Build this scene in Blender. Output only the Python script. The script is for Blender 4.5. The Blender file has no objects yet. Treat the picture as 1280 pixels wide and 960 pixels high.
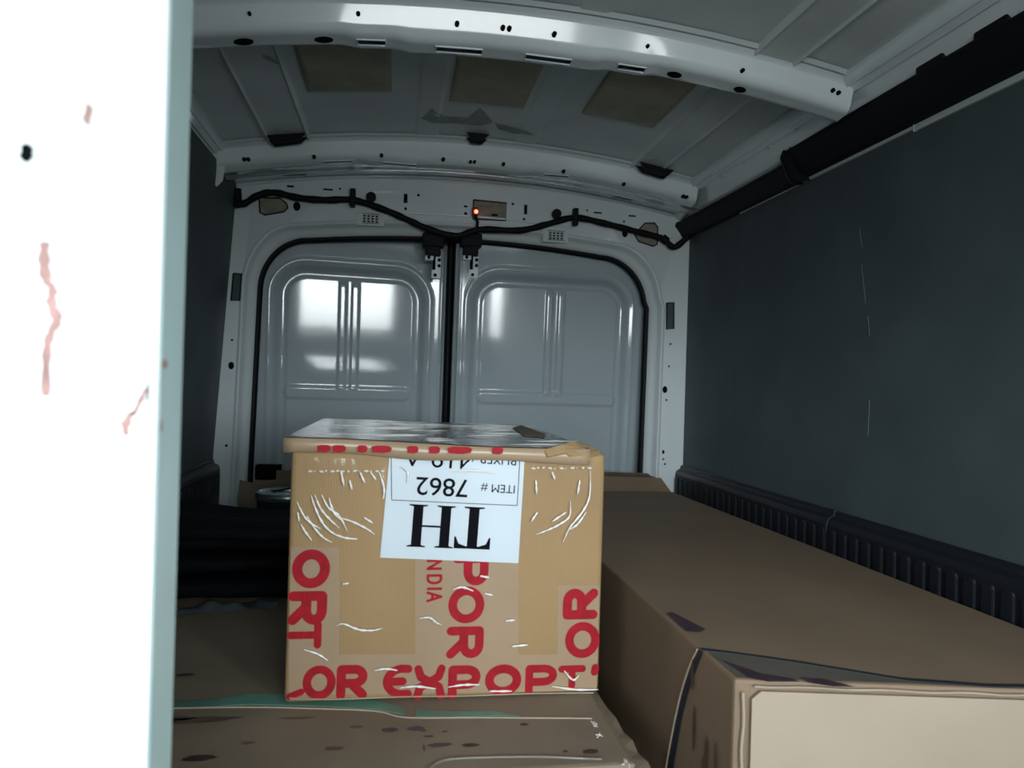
import bpy, bmesh, math, random
from mathutils import Vector, Matrix
random.seed(7)
S = bpy.context.scene
COL = S.collection
R = math.radians

# ------------------------------------------------------------------ camera
FPX = 924.0
YAW, ROLL = R(8.9), R(1.7)
EYE = Vector((0, 0, 1.08))
fw = Vector((math.sin(YAW), math.cos(YAW), 0))
r0 = Vector((math.cos(YAW), -math.sin(YAW), 0))
u0 = Vector((0, 0, 1))
rt = r0 * math.cos(ROLL) + u0 * math.sin(ROLL)
up = -r0 * math.sin(ROLL) + u0 * math.cos(ROLL)
cam = bpy.data.cameras.new('camera')
cam.sensor_width = 36
cam.lens = FPX / 1280 * 36
cam.clip_start = .02
cam.dof.use_dof = True
cam.dof.focus_distance = 1.7
cam.dof.aperture_fstop = 5.6
camo = bpy.data.objects.new('camera', cam)
COL.objects.link(camo)
m = Matrix((rt, up, -fw)).transposed().to_4x4()
m.translation = EYE
camo.matrix_world = m
S.camera = camo

# ------------------------------------------------------------------ sky and exposure
W = bpy.data.worlds.new('overcast_sky')
S.world = W
W.use_nodes = True
wn = W.node_tree.nodes
wl = W.node_tree.links
bg = wn['Background']
tc = wn.new('ShaderNodeTexCoord')
sep = wn.new('ShaderNodeSeparateXYZ')
rmp = wn.new('ShaderNodeValToRGB')
rmp.color_ramp.elements[0].position = .47
rmp.color_ramp.elements[0].color = (.30, .32, .32, 1)
rmp.color_ramp.elements[1].position = .53
rmp.color_ramp.elements[1].color = (.88, .97, 1.0, 1)
mp = wn.new('ShaderNodeMapRange')
mp.inputs['From Min'].default_value = -1
wl.new(tc.outputs['Generated'], sep.inputs[0])
wl.new(sep.outputs['Z'], mp.inputs['Value'])
wl.new(mp.outputs[0], rmp.inputs[0])
wl.new(rmp.outputs[0], bg.inputs['Color'])
bg.inputs['Strength'].default_value = 26.0
S.view_settings.view_transform = 'Standard'
S.view_settings.look = 'None'
S.view_settings.gamma = 1
S.view_settings.use_curve_mapping = False
S.view_settings.exposure = 0.0


def portal(name, loc, rot, sx, sy):
    l = bpy.data.lights.new(name, 'AREA')
    l.shape = 'RECTANGLE'
    l.size, l.size_y = sx, sy
    l.cycles.is_portal = True
    o = bpy.data.objects.new(name, l)
    COL.objects.link(o)
    o.location = loc
    o.rotation_euler = rot


# windscreen and the two cab side windows
portal('windscreen_portal', (.19, -1.49, 1.27), (R(90), 0, 0), 1.50, .50)
portal('side_window_portal', (-.66, -.92, 1.27), (0, R(-90), 0), .52, .66)
portal('side_window_portal', (1.16, -.92, 1.27), (0, R(90), 0), .52, .66)


# ------------------------------------------------------------------ helpers
def ray(px, py):
    return fw + rt * ((px - 640) / FPX) - up * ((py - 480) / FPX)


def at(px, py, X=None, Y=None, Z=None):
    d = ray(px, py)
    if X is not None:
        t = (X - EYE.x) / d.x
    elif Y is not None:
        t = (Y - EYE.y) / d.y
    else:
        t = (Z - EYE.z) / d.z
    return EYE + d * t


def sm(a, b, x):
    t = max(0, min(1, (x - a) / (b - a)))
    return t * t * (3 - 2 * t)


MATS = {}


def mat(name, col, rough=.5, spec=.5, metal=0, coat=0, var=.0, vscale=6, bump=0, bscale=60, wave=0, wscale=90, wdir='X', emit=None, es=0):
    M = bpy.data.materials.new(name)
    M.use_nodes = True
    n, l = M.node_tree.nodes, M.node_tree.links
    b = n['Principled BSDF']
    b.inputs['Base Color'].default_value = (*col, 1)
    b.inputs['Roughness'].default_value = rough
    b.inputs['Specular IOR Level'].default_value = spec
    b.inputs['Metallic'].default_value = metal
    b.inputs['Coat Weight'].default_value = coat
    b.inputs['Coat Roughness'].default_value = .06
    t = n.new('ShaderNodeTexCoord')
    if var:
        nz = n.new('ShaderNodeTexNoise')
        nz.inputs['Scale'].default_value = vscale
        nz.inputs['Detail'].default_value = 6
        mr = n.new('ShaderNodeMapRange')
        mr.inputs['From Min'].default_value = .3
        mr.inputs['From Max'].default_value = .7
        mr.inputs['To Min'].default_value = 1 - var
        mr.inputs['To Max'].default_value = 1 + var
        mx = n.new('ShaderNodeVectorMath')
        mx.operation = 'SCALE'
        mx.inputs[0].default_value = col
        l.new(t.outputs['Object'], nz.inputs['Vector'])
        l.new(nz.outputs['Fac'], mr.inputs['Value'])
        l.new(mr.outputs[0], mx.inputs['Scale'])
        l.new(mx.outputs[0], b.inputs['Base Color'])
    last = None
    if bump:
        nb = n.new('ShaderNodeTexNoise')
        nb.inputs['Scale'].default_value = bscale
        nb.inputs['Detail'].default_value = 4
        l.new(t.outputs['Object'], nb.inputs['Vector'])
        bp = n.new('ShaderNodeBump')
        bp.inputs['Strength'].default_value = bump
        bp.inputs['Distance'].default_value = .01
        l.new(nb.outputs['Fac'], bp.inputs['Height'])
        last = bp
    if wave:
        wv = n.new('ShaderNodeTexWave')
        wv.bands_direction = wdir
        wv.inputs['Scale'].default_value = wscale
        wv.inputs['Distortion'].default_value = .6
        l.new(t.outputs['Object'], wv.inputs['Vector'])
        b2 = n.new('ShaderNodeBump')
        b2.inputs['Strength'].default_value = wave
        b2.inputs['Distance'].default_value = .002
        l.new(wv.outputs['Fac'], b2.inputs['Height'])
        if last:
            l.new(last.outputs[0], b2.inputs['Normal'])
        last = b2
    if last:
        l.new(last.outputs[0], b.inputs['Normal'])
    if emit:
        b.inputs['Emission Color'].default_value = (*emit, 1)
        b.inputs['Emission Strength'].default_value = es
    MATS[name] = M
    return M


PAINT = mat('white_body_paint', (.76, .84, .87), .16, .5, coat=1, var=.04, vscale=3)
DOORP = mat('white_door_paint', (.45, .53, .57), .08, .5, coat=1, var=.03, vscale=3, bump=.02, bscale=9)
ROOF = mat('grey_roof_sheet', (.68, .74, .74), .42, .5, var=.10, vscale=4, bump=.03, bscale=8)
FOAM = mat('brown_damping_pad', (.60, .57, .42), .8, .3, var=.12, vscale=14, bump=.1, bscale=70)
LINING = mat('dark_grey_lining', (.068, .092, .100), .6, .35, var=.14, vscale=5, bump=.05, bscale=120)
BLACK = mat('black_plastic', (.005, .006, .008), .6, .2)
KICK = mat('black_ribbed_plastic', (.010, .012, .017), .5, .35)
RUBBER = mat('black_rubber', (.004, .005, .006), .55, .2)
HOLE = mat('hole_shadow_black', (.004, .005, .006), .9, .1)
GREY = mat('light_grey_edge', (.52, .57, .57), .5)
CARD = mat('tan_cardboard', (.36, .235, .115), .62, .3, var=.08, vscale=5, bump=.06, bscale=30, wave=.10, wscale=75)
CARDL = mat('brown_cardboard', (.26, .185, .125), .7, .3, var=.10, vscale=4, bump=.06, bscale=25, wave=.05, wscale=75)
CARDF = mat('dull_cardboard', (.225, .18, .13), .72, .3, var=.14, vscale=5, bump=.08, bscale=25, wave=.05, wscale=75)
CARDP = mat('pale_cardboard', (.42, .34, .26), .65, .3, var=.06, vscale=5, bump=.03, bscale=30)
CARDD = mat('dark_cardboard', (.17, .115, .075), .7, .3, var=.1)
RED = mat('red_print_ink', (.36, .008, .018), .6, .2, var=.18, vscale=60)
INK = mat('black_print_ink', (.004, .004, .007), .8, .1)
PAPER = mat('white_label_paper', (.60, .68, .74), .45, .5, var=.02)
STAIN = mat('dark_brown_stain', (.045, .025, .025), .6, var=.3, vscale=30)
STAINP = mat('purple_stain', (.07, .04, .06), .5, var=.3, vscale=30)
STAINL = mat('faint_brown_stain', (.11, .075, .05), .7, var=.3, vscale=30)
RUST = mat('rust_stain', (.44, .26, .24), .7, var=.35, vscale=40)
PARTW = mat('white_partition_sheet', (.82, .89, .90), .5, .4, var=.02)
EDGET = mat('pale_teal_edge', (.50, .66, .66), .5, .4, var=.05, vscale=9)
GREEN = mat('green_tape', (.09, .24, .18), .35, .5, var=.25, vscale=10)
BLANKET = mat('navy_black_blanket', (.003, .004, .007), .8, .15, bump=.3, bscale=50)
CAN = mat('dark_teal_can', (.015, .028, .032), .35, .5)
LID = mat('steel_lid', (.35, .42, .45), .25, .5, metal=.8)
STRAP = mat('navy_strap', (.028, .033, .045), .45, .5)
TAPEG = mat('grey_parcel_tape', (.16, .145, .12), .22, .6, var=.1)
BEIGE = mat('beige_insulation', (.27, .26, .20), .8, var=.2, vscale=30, bump=.2, bscale=80)
STICK = mat('sticker_grey', (.62, .66, .66), .5)
LED = mat('red_led', (.8, .05, .03), .3, emit=(1, .12, .06), es=6)
DASH = mat('dark_dashboard', (.03, .03, .033), .6)


def film_mat(name, fac, rough, bscale, strength, FRM=1.3):
    M = bpy.data.materials.new(name)
    M.use_nodes = True
    n, l = M.node_tree.nodes, M.node_tree.links
    n.remove(n['Principled BSDF'])
    out = n['Material Output']
    tr = n.new('ShaderNodeBsdfTransparent')
    tr.inputs[0].default_value = (.97, .97, .97, 1)
    gl = n.new('ShaderNodeBsdfGlossy')
    gl.inputs['Roughness'].default_value = rough
    mx = n.new('ShaderNodeMixShader')
    fr = n.new('ShaderNodeFresnel')
    fr.inputs['IOR'].default_value = 1.5
    ad = n.new('ShaderNodeMath')
    ad.operation = 'MULTIPLY_ADD'
    ad.inputs[1].default_value = FRM
    ad.inputs[2].default_value = fac
    nz = n.new('ShaderNodeTexNoise')
    nz.inputs['Scale'].default_value = bscale
    nz.inputs['Detail'].default_value = 3
    t = n.new('ShaderNodeTexCoord')
    mp_ = n.new('ShaderNodeMapping')
    mp_.inputs['Scale'].default_value = (1, 1, .35)
    l.new(t.outputs['Object'], mp_.inputs[0])
    l.new(mp_.outputs[0], nz.inputs['Vector'])
    bp = n.new('ShaderNodeBump')
    bp.inputs['Strength'].default_value = strength
    bp.inputs['Distance'].default_value = .01
    l.new(nz.outputs['Fac'], bp.inputs['Height'])
    l.new(bp.outputs[0], gl.inputs['Normal'])
    l.new(bp.outputs[0], fr.inputs['Normal'])
    l.new(fr.outputs[0], ad.inputs[0])
    l.new(ad.outputs[0], mx.inputs[0])
    l.new(tr.outputs[0], mx.inputs[1])
    l.new(gl.outputs[0], mx.inputs[2])
    l.new(mx.outputs[0], out.inputs['Surface'])
    return M


FILM = film_mat('clear_stretch_film', .0, .10, 26, .45, .4)
FILMT = film_mat('clear_film_on_lid', .05, .20, 30, .5)
CREASE = mat('film_crease_glint', (.80, .78, .75), .18, .8)  # white base colour paints in the highlights of creased film


PTAPE = mat('printed_parcel_tape', (.38, .27, .175), .3, .5, var=.05, vscale=8)


class MB:
    def __init__(s):
        s.v, s.f, s.sm = [], [], False

    def quad(s, *p):
        i = len(s.v)
        s.v += [tuple(q) for q in p]
        s.f.append(tuple(range(i, i + len(p))))

    def box(s, x0, x1, y0, y1, z0, z1):
        i = len(s.v)
        s.v += [(x, y, z) for z in (z0, z1) for y in (y0, y1) for x in (x0, x1)]
        for f in ((0, 2, 3, 1), (4, 5, 7, 6), (0, 1, 5, 4), (2, 6, 7, 3), (0, 4, 6, 2), (1, 3, 7, 5)):
            s.f.append(tuple(i + k for k in f))
        return s

    def prism(s, poly, axis, a, b):
        """poly: list of 2D points, extruded along axis (0,1,2) from a to b"""
        i, n = len(s.v), len(poly)

        def p3(q, c):
            l = list(q)
            l.insert(axis, c)
            return tuple(l)
        s.v += [p3(q, a) for q in poly] + [p3(q, b) for q in poly]
        for k in range(n):
            s.f.append((i + k, i + (k + 1) % n, i + n + (k + 1) % n, i + n + k))
        s.f.append(tuple(i + k for k in range(n)))
        s.f.append(tuple(i + n + k for k in reversed(range(n))))
        return s

    def tube(s, pts, rad, n=8):
        pts = [Vector(p) for p in pts]
        rr = rad if isinstance(rad, (list, tuple)) else [rad] * len(pts)
        base = len(s.v)
        prev = None
        for k, p in enumerate(pts):
            d = (pts[min(k + 1, len(pts) - 1)] - pts[max(k - 1, 0)]).normalized()
            a = prev if prev else (Vector((0, 0, 1)) if abs(d.z) < .9 else Vector((1, 0, 0)))
            a = (a - d * a.dot(d)).normalized()
            prev = a
            b = d.cross(a)
            for q in range(n):
                t = 2 * math.pi * q / n
                s.v.append(tuple(p + (a * math.cos(t) + b * math.sin(t)) * rr[k]))
        for k in range(len(pts) - 1):
            for q in range(n):
                s.f.append((base + k * n + q, base + k * n + (q + 1) % n, base + (k + 1) * n + (q + 1) % n, base + (k + 1) * n + q))
        s.f.append(tuple(base + q for q in reversed(range(n))))
        s.f.append(tuple(base + (len(pts) - 1) * n + q for q in range(n)))
        return s

    def lathe(s, prof, cx, cy, n=40):
        base = len(s.v)
        for (r_, z) in prof:
            for q in range(n):
                t = 2 * math.pi * q / n
                s.v.append((cx + r_ * math.cos(t), cy + r_ * math.sin(t), z))
        for k in range(len(prof) - 1):
            for q in range(n):
                s.f.append((base + k * n + q, base + k * n + (q + 1) % n, base + (k + 1) * n + (q + 1) % n, base + (k + 1) * n + q))
        return s

    def sheet(s, fn, us, vs, skip=None):
        base = len(s.v)
        for u in us:
            for v in vs:
                s.v.append(tuple(fn(u, v)))
        nv = len(vs)
        for i in range(len(us) - 1):
            for j in range(nv - 1):
                if skip and skip((us[i] + us[i + 1]) / 2, (vs[j] + vs[j + 1]) / 2):
                    continue
                s.f.append((base + i * nv + j, base + (i + 1) * nv + j, base + (i + 1) * nv + j + 1, base + i * nv + j + 1))
        return s

    def build(s, name, material, parent=None, smooth=False, bevel=0, seg=2, solid=0):
        me = bpy.data.meshes.new(name)
        me.from_pydata(s.v, [], s.f)
        bm = bmesh.new()
        bm.from_mesh(me)
        bmesh.ops.remove_doubles(bm, verts=bm.verts, dist=1e-6)
        if bevel:
            es = [e for e in bm.edges if len(e.link_faces) == 2 and e.calc_face_angle(0) > .5]
            bmesh.ops.bevel(bm, geom=es, offset=bevel, segments=seg, affect='EDGES', profile=.6)
        bmesh.ops.recalc_face_normals(bm, faces=bm.faces)
        bm.to_mesh(me)
        bm.free()
        if smooth:
            for p in me.polygons:
                p.use_smooth = True
            try:
                me.set_sharp_from_angle(angle=R(smooth if smooth > 1 else 50))
            except Exception:
                pass
        me.materials.append(material)
        o = bpy.data.objects.new(name, me)
        COL.objects.link(o)
        if parent:
            o.parent = parent
        if solid:
            md = o.modifiers.new('thickness', 'SOLIDIFY')
            md.thickness = solid
        return o


def tag(o, label=None, cat=None, group=None, kind=None):
    if label:
        o['label'] = label
    if cat:
        o['category'] = cat
    if group:
        o['group'] = group
    if kind:
        o['kind'] = kind
    return o


def struct(o, label=None):
    o['kind'] = 'structure'
    if label:
        o['label'] = label
    return o


def copy_to(o, parent, loc):
    c = o.copy()
    COL.objects.link(c)
    c.parent = parent
    c.location = loc
    return c


def disc(mb, c, rx, rz, y, n=14, th=.004):
    mb.prism([(c[0] + rx * math.cos(2 * math.pi * k / n), c[1] + rz * math.sin(2 * math.pi * k / n)) for k in range(n)], 1, y, y + th)


def lin(a, b, n):
    return [a + (b - a) * k / (n - 1) for k in range(n)]


def curve_pts(pts, n=6):
    """Catmull-Rom through points"""
    P = [Vector(p) for p in pts]
    out = []
    for i in range(len(P) - 1):
        p0, p1, p2, p3 = P[max(i - 1, 0)], P[i], P[i + 1], P[min(i + 2, len(P) - 1)]
        for k in range(n):
            t = k / n
            out.append(.5 * ((2 * p1) + (p2 - p0) * t + (2 * p0 - 5 * p1 + 4 * p2 - p3) * t * t + (3 * p1 - p0 - 3 * p2 + p3) * t ** 3))
    out.append(P[-1])
    return out


# ================================================================== SETTING
XC = .215          # centre line of the van
FZ = .30           # load floor
XL0, XR = -.655, 1.135


def arch(x):
    return ((x - XC) / .84) ** 2


# floor
f = MB().box(-.75, 1.25, -1.6, 3.08, FZ - .05, FZ).build('floor', KICK)
struct(f, 'dark load floor of the van under the cartons')

# ---- ceiling skin with lengthwise pressed ribs
RIBS = (-.43, -.30, .78, .885)


def roofz(x, y):
    z = 1.898 - .090 * arch(x)
    # two wide pressed channels
    for a, b in ((-.43, -.30), (.78, .885)):
        z -= .009 * sm(a - .004, a + .004, x) * (1 - sm(b - .004, b + .004, x))
        z -= .005 * math.exp(-((x - a - .004) / .004) ** 2) + .005 * math.exp(-((x - b + .004) / .004) ** 2)
    for c in (.075, .40):
        z -= .004 * sm(c - .04, c - .028, x) * (1 - sm(c + .028, c + .04, x))
    return z


us = sorted(set(lin(-.72, 1.165, 120) + [q + d * .0015 for q in RIBS for d in range(-8, 9)] + [c + e + d * .004 for c in (.075, .40) for e in (-.034, .034) for d in range(-3, 4)]))
c_ = MB().sheet(lambda x, y: (x, y, roofz(x, y)), us, lin(-1.56, 3.07, 16)).build('ceiling', ROOF, smooth=30, solid=.01)
c_.modifiers['thickness'].offset = -1 if False else 1
struct(c_, 'grey sheet metal van roof with pressed ribs')
# damping pads glued on the roof
for (xa, xb, ya, yb) in ((-.262, -.036, 1.73, 2.085), (.128, .345, 1.73, 2.135), (.515, .735, 1.73, 2.11)):
    th = .004
    b = MB()
    b.sheet(lambda x, y: (x, y, roofz(x, y) - th), lin(xa, xb, 14), lin(ya, yb, 3))
    b.build('damping_pad', FOAM, c_, smooth=30, solid=.004)
# scuffs of bare tape on the roof skin
for (px, py, w, h) in ((347, 158, .02, .025), (818, 196, .05, .03)):
    p = at(px, py, Z=1.845)
    b = MB()
    z = roofz(p.x, p.y) - .0035
    b.v = [(p.x - w / 2, p.y, z), (p.x, p.y - h / 2, z), (p.x + w / 2, p.y + .004, z), (p.x + .004, p.y + h / 2, z)]
    b.f = [(0, 1, 2, 3)]
    b.build('tape_scrap', STICK, c_, solid=.001)


# dark adhesive smears on the roof skin
SMEAR = mat('adhesive_smear', (.33, .37, .36), .6, var=.2, vscale=25)
for k, poly in enumerate((((526, 152), (534, 145), (540, 140), (546, 146), (556, 152), (584, 154), (592, 148), (600, 142), (608, 150), (616, 160), (600, 164), (570, 161), (540, 158)),
                          ((618, 160), (634, 164), (660, 168), (668, 172), (640, 172), (622, 167)), ((327, 70), (334, 73), (350, 82), (346, 83), (330, 75)))):
    q = [at(px, py, Z=1.88 if k < 2 else 1.845) for px, py in poly]
    b = MB()
    b.v = [(p.x, p.y, roofz(p.x, p.y) - .0012) for p in q]
    b.f = [tuple(range(len(q)))]
    b.build('adhesive_smear', SMEAR, c_, solid=.0006)


# side rails of the roof
def rail(side):
    """white longitudinal roof rail in cross-section, side=+1 right / -1 left"""
    if side > 0:
        prof = [(1.000, 1.822), (1.020, 1.803), (1.027, 1.806), (1.040, 1.796), (1.048, 1.800), (1.062, 1.786), (1.085, 1.760), (1.12, 1.735)]
    else:
        prof = [(-.560, 1.830), (-.575, 1.805), (-.582, 1.808), (-.592, 1.795), (-.600, 1.798), (-.610, 1.785), (-.622, 1.765), (-.64, 1.74)]
    n = len(prof)
    b = MB()
    b.sheet(lambda u, v: (prof[int(v)][0], u, prof[int(v)][1]), lin(-.6, 2.83, 20), list(range(n)))
    o = b.build('trim_1' if side > 0 else 'trim_2', PAINT, smooth=25, solid=.008)
    return struct(o, 'white painted roof rail along the %s edge of the roof' % ('right' if side > 0 else 'left'))


railR = rail(1)
railL = rail(-1)
sp = MB()
for y in (1.85, 2.0, 2.15, 2.3):
    sp.box(1.045, 1.055, y, y + .012, 1.786, 1.794)
tag(sp.build('weld_spot', STICK, railR, bevel=.002), kind='stuff')

# ---- right wall lining
b = MB()
b.box(XR, XR + .012, .42, 2.36, FZ, 1.684)
wr = b.build('wall_right', LINING, bevel=.002)
struct(wr, 'dark grey lining panel on the right side wall')
jt = MB().box(XR + .001, XR + .012, 2.362, 2.84, FZ, 1.684).build('lining_panel', LINING, wr, bevel=.002)
# vertical scratches where a shelf upright was
sc = MB()
for (x0, y0, x1, y1) in ((1074, 285, 1078, 310), (1085, 395, 1087, 420), (1087, 500, 1085, 545), (1077, 330, 1082, 380)):
    p, q = at(x0, y0, X=XR), at(x1, y1, X=XR)
    sc.tube([(XR - .0002, p.y, p.z), (XR - .0002, q.y, q.z)], .0009, 5)
tag(sc.build('scratch', mat('scratched_lining', (.13, .15, .155), .7), wr), kind='stuff')
# pale top edge of the lining
te = MB()
te.prism([(XR - .007, 1.673), (XR - .007, 1.687), (XR + .014, 1.687), (XR + .014, 1.673)], 1, .42, 1.50)
te.build('panel_edge', GREY, wr, bevel=.001)
te = MB()
te.prism([(XR - .006, 1.679), (XR - .006, 1.687), (XR + .014, 1.687), (XR + .014, 1.679)], 1, 1.50, 2.35)
te.build('panel_edge', GREY, wr, bevel=.001)
# outer body skin behind the lining
o = MB().box(XR + .03, XR + .05, .40, 3.06, FZ, 1.82).build('body_skin', PAINT, wr)

# ---- black cable cover along the top of the right wall
b = MB()
b.prism([(1.150, 1.688), (1.110, 1.690), (1.090, 1.706), (1.062, 1.752), (1.066, 1.762), (1.090, 1.768), (1.16, 1.768)], 1, .42, 1.955)
cv = b.build('trim_3', BLACK, smooth=30, bevel=.004)
struct(cv, 'black plastic cable cover along the top of the right wall')
b = MB()
b.prism([(1.150, 1.680), (1.110, 1.681), (1.098, 1.70), (1.078, 1.726), (1.082, 1.738), (1.10, 1.742), (1.16, 1.742)], 1, 1.93, 2.80)
b.build('far_section', BLACK, cv, smooth=30, bevel=.004)
b = MB().prism([(1.150, 1.684), (1.104, 1.674), (1.084, 1.698), (1.064, 1.745), (1.070, 1.762), (1.16, 1.766)], 1, 1.925, 1.965).build('end_collar', RUBBER, cv, bevel=.004)
for (pa, pb) in ((1147, 1182), (1218, 1262)):
    ya, yb = at(pb, 70, X=1.07).y, at(pa, 90, X=1.07).y
    MB().box(1.064, 1.085, ya, yb, 1.755, 1.786).build('clip_tab', BLACK, cv, bevel=.005)

# ---- left wall lining (leans with the body side)


def xl(z):
    return XL0 + .055 * (z - .6)


b = MB()
b.prism([(xl(FZ), FZ), (xl(1.775), 1.775), (xl(1.775) - .012, 1.775), (xl(FZ) - .012, FZ)], 1, .42, 2.86)
wlft = b.build('wall_left', LINING, bevel=.002)
struct(wlft, 'dark grey lining panel on the left side wall')
MB().box(-.74, -.72, .40, 3.06, FZ, 1.82).build('body_skin', PAINT, wlft)


# ---- kick panels with ribs
def kick(side):
    x = XR if side > 0 else xl(.7)
    sgn = -1 if side > 0 else 1
    name = 'baseboard_right' if side > 0 else 'baseboard_left'
    seg = ((1.0, 1.752), (1.760, 2.83)) if side > 0 else ((1.3, 2.0), (2.008, 2.83))
    root = None
    for k, (ya, yb) in enumerate(seg):
        b = MB()
        b.prism([(x, FZ), (x + sgn * .030, FZ), (x + sgn * .030, .742), (x + sgn * .026, .755), (x + sgn * .010, .764), (x + sgn * .008, .778), (x, .778)], 1, ya, yb)
        o = b.build(name if k == 0 else 'kick_panel', KICK, root, bevel=.003)
        if k == 0:
            root = o
    struct(root, 'black ribbed plastic kick panel along the foot of the %s wall' % ('right' if side > 0 else 'left'))
    r_ = MB()
    r_.prism([(-.010, -.02), (.010, -.02), (.010, .050), (.006, .056), (-.006, .056), (-.010, .050)], 0, 0, .008)
    proto = None
    y = 1.04 if side > 0 else 1.8
    while y < 2.80:
        if proto is None:
            proto = r_.build('rib', KICK, root, bevel=.002)
            o = proto
        else:
            o = copy_to(proto, root, (0, 0, 0))
        o.location = (x + sgn * .030 - (.008 if sgn < 0 else 0), y, .675)
        y += .0455
    return root


kick(1)
kick(-1)

# ---- rear end: frame with the door opening
YF = 2.80
OPL, OPR = -.535, .988


def opening(t_off):
    """closed-ish outline of the opening, from bottom left over the top to bottom right, offset outwards by t_off"""
    pts = []
    zl = .52
    rad = .15
    xa, xb = OPL - t_off, OPR + t_off

    def ztop(x):
        return 1.634 + t_off - .040 * ((x - .225) / .62) ** 2
    for z in lin(zl, 1.40, 8):
        pts.append((xa + .022 * (z - .52), z))
    # left top corner
    zc = 1.40
    x0, x1 = xa + .0194, xa + .20
    for k in range(1, 13):
        t = math.pi / 2 * k / 12
        pts.append((x0 + (x1 - x0) * (1 - math.cos(t)), zc + (ztop(x1) - zc) * math.sin(t)))
    for x in lin(x1, xb - .20, 24)[1:-1]:
        pts.append((x, ztop(x)))
    x0, x1 = xb - .0194 + .012, xb - .20
    for k in range(12, 0, -1):
        t = math.pi / 2 * k / 12
        pts.append((x0 + (x1 - x0) * (1 - math.cos(t)), zc + (ztop(x1) - zc) * math.sin(t)))
    for z in reversed(lin(zl, 1.40, 8)):
        pts.append((xb - .010 * (1.5 - z) * 1 + .004, z))
    return pts


rings = [(0.0, 2.866), (0.0, 2.850), (.005, 2.838), (.016, 2.829), (.026, 2.824), (.031, 2.816), (.035, 2.805), (.039, 2.797), (.044, 2.7945), (.049, 2.797), (.053, YF)]
O0 = [opening(a) for a, y in rings]
n = len(O0[0])


def outer(p):
    """push an outline point to the frame's outer border"""
    x, z = p
    if z <= 1.401 and x < XC:
        return (xl(z) - .004, z)
    if z <= 1.401 and x > XC:
        return (XR + .02, z)
    return (x, 0)


b = MB()
for k, (a, y) in enumerate(rings):
    b.v += [(p[0], y, p[1]) for p in O0[k]]
for k in range(len(rings) - 1):
    for i in range(n - 1):
        b.f.append((k * n + i, k * n + i + 1, (k + 1) * n + i + 1, (k + 1) * n + i))
# flat face: outer border at the same count
last = O0[-1]
ob = []
for i, p in enumerate(last):
    if i < 8:
        ob.append((xl(p[1]) - .01, p[1]))
    elif i >= n - 8:
        ob.append((XR + .02, p[1]))
    else:
        t = (i - 8) / (n - 17)
        # border runs up the side, across, and down again
        x = xl(1.7) - .01 + t * (XR + .03 - xl(1.7))
        ob.append((x, 1.862 - .075 * ((x - .23) / .8) ** 2))
base = len(b.v)
b.v += [(p[0], YF, p[1]) for p in ob]
k = len(rings) - 1
for i in range(n - 1):
    b.f.append((k * n + i, k * n + i + 1, base + i + 1, base + i))
wall_rear = b.build('wall_rear', PAINT, smooth=35)
struct(wall_rear, 'white painted rear door frame with header')
# slim backing so that the frame is closed at the bottom
MB().box(-.70, 1.17, 2.83, 2.90, FZ, .545).build('sill', PAINT, wall_rear, bevel=.01)
# outward bead that runs along the header
hp = [(x, 2.797, 1.855 - .075 * ((x - .23) / .8) ** 2 - .006) for x in lin(-.60, 1.08, 30)]
MB().tube(hp, .007, 8).build('header_bead', PAINT, wall_rear, smooth=60)
hp = [(x, 2.800, 1.712 - .046 * ((x - .225) / .62) ** 2) for x in lin(-.16, .66, 24)]
MB().tube(hp, .0045, 8).build('header_crease', PAINT, wall_rear, smooth=60)


# soffit between the header and the rear roof beam
def soff(x, v):
    z1 = 1.856 - .075 * ((x - .23) / .8) ** 2
    z0 = 1.826 - .090 * arch(x)
    bead = -.008 * math.exp(-((v - .45) / .12) ** 2)
    return (x, 2.545 + v * .258, z0 + (z1 - z0) * v + bead)


SLOTS = [(.10, .24, .10, .2), (.33, .43, .10, .2), (-.42, -.34, .70, .8), (.80, .88, .70, .8), (-.02, .05, .12, .2)]
uu = sorted(set(lin(-.60, 1.07, 50) + [s[0] for s in SLOTS] + [s[1] for s in SLOTS]))
vv = sorted(set(lin(0, 1, 14) + [.10, .12, .2, .70, .8]))
b = MB().sheet(soff, uu, vv, lambda u, v: any(s[0] < u < s[1] and s[2] < v < s[3] for s in SLOTS))
b.build('header_soffit', PAINT, c_, smooth=40)

# door seal
pts = [(p[0], 2.858, p[1]) for p in opening(-.003)]
MB().tube(pts, .0135, 8).build('door_seal', RUBBER, wall_rear, smooth=60)

# pockets, slots and holes on the frame


def face_px(px, py, y=YF):
    return at(px, py, Y=y)


def pocket(poly_px, name, inner, rim=.005):
    q = [face_px(*p) for p in poly_px]
    poly = [(p.x, p.z) for p in q]
    o = MB().prism(poly, 1, YF - .002, YF + .001).build(name, inner, wall_rear)
    c = (sum(p[0] for p in poly) / len(poly), sum(p[1] for p in poly) / len(poly))
    b = MB()
    loop = [(p[0], YF - .003, p[1]) for p in poly]
    b.tube(loop + [loop[0]], .0028, 6)
    b.build('pocket_rim', RUBBER, o, smooth=60)
    return o


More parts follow.
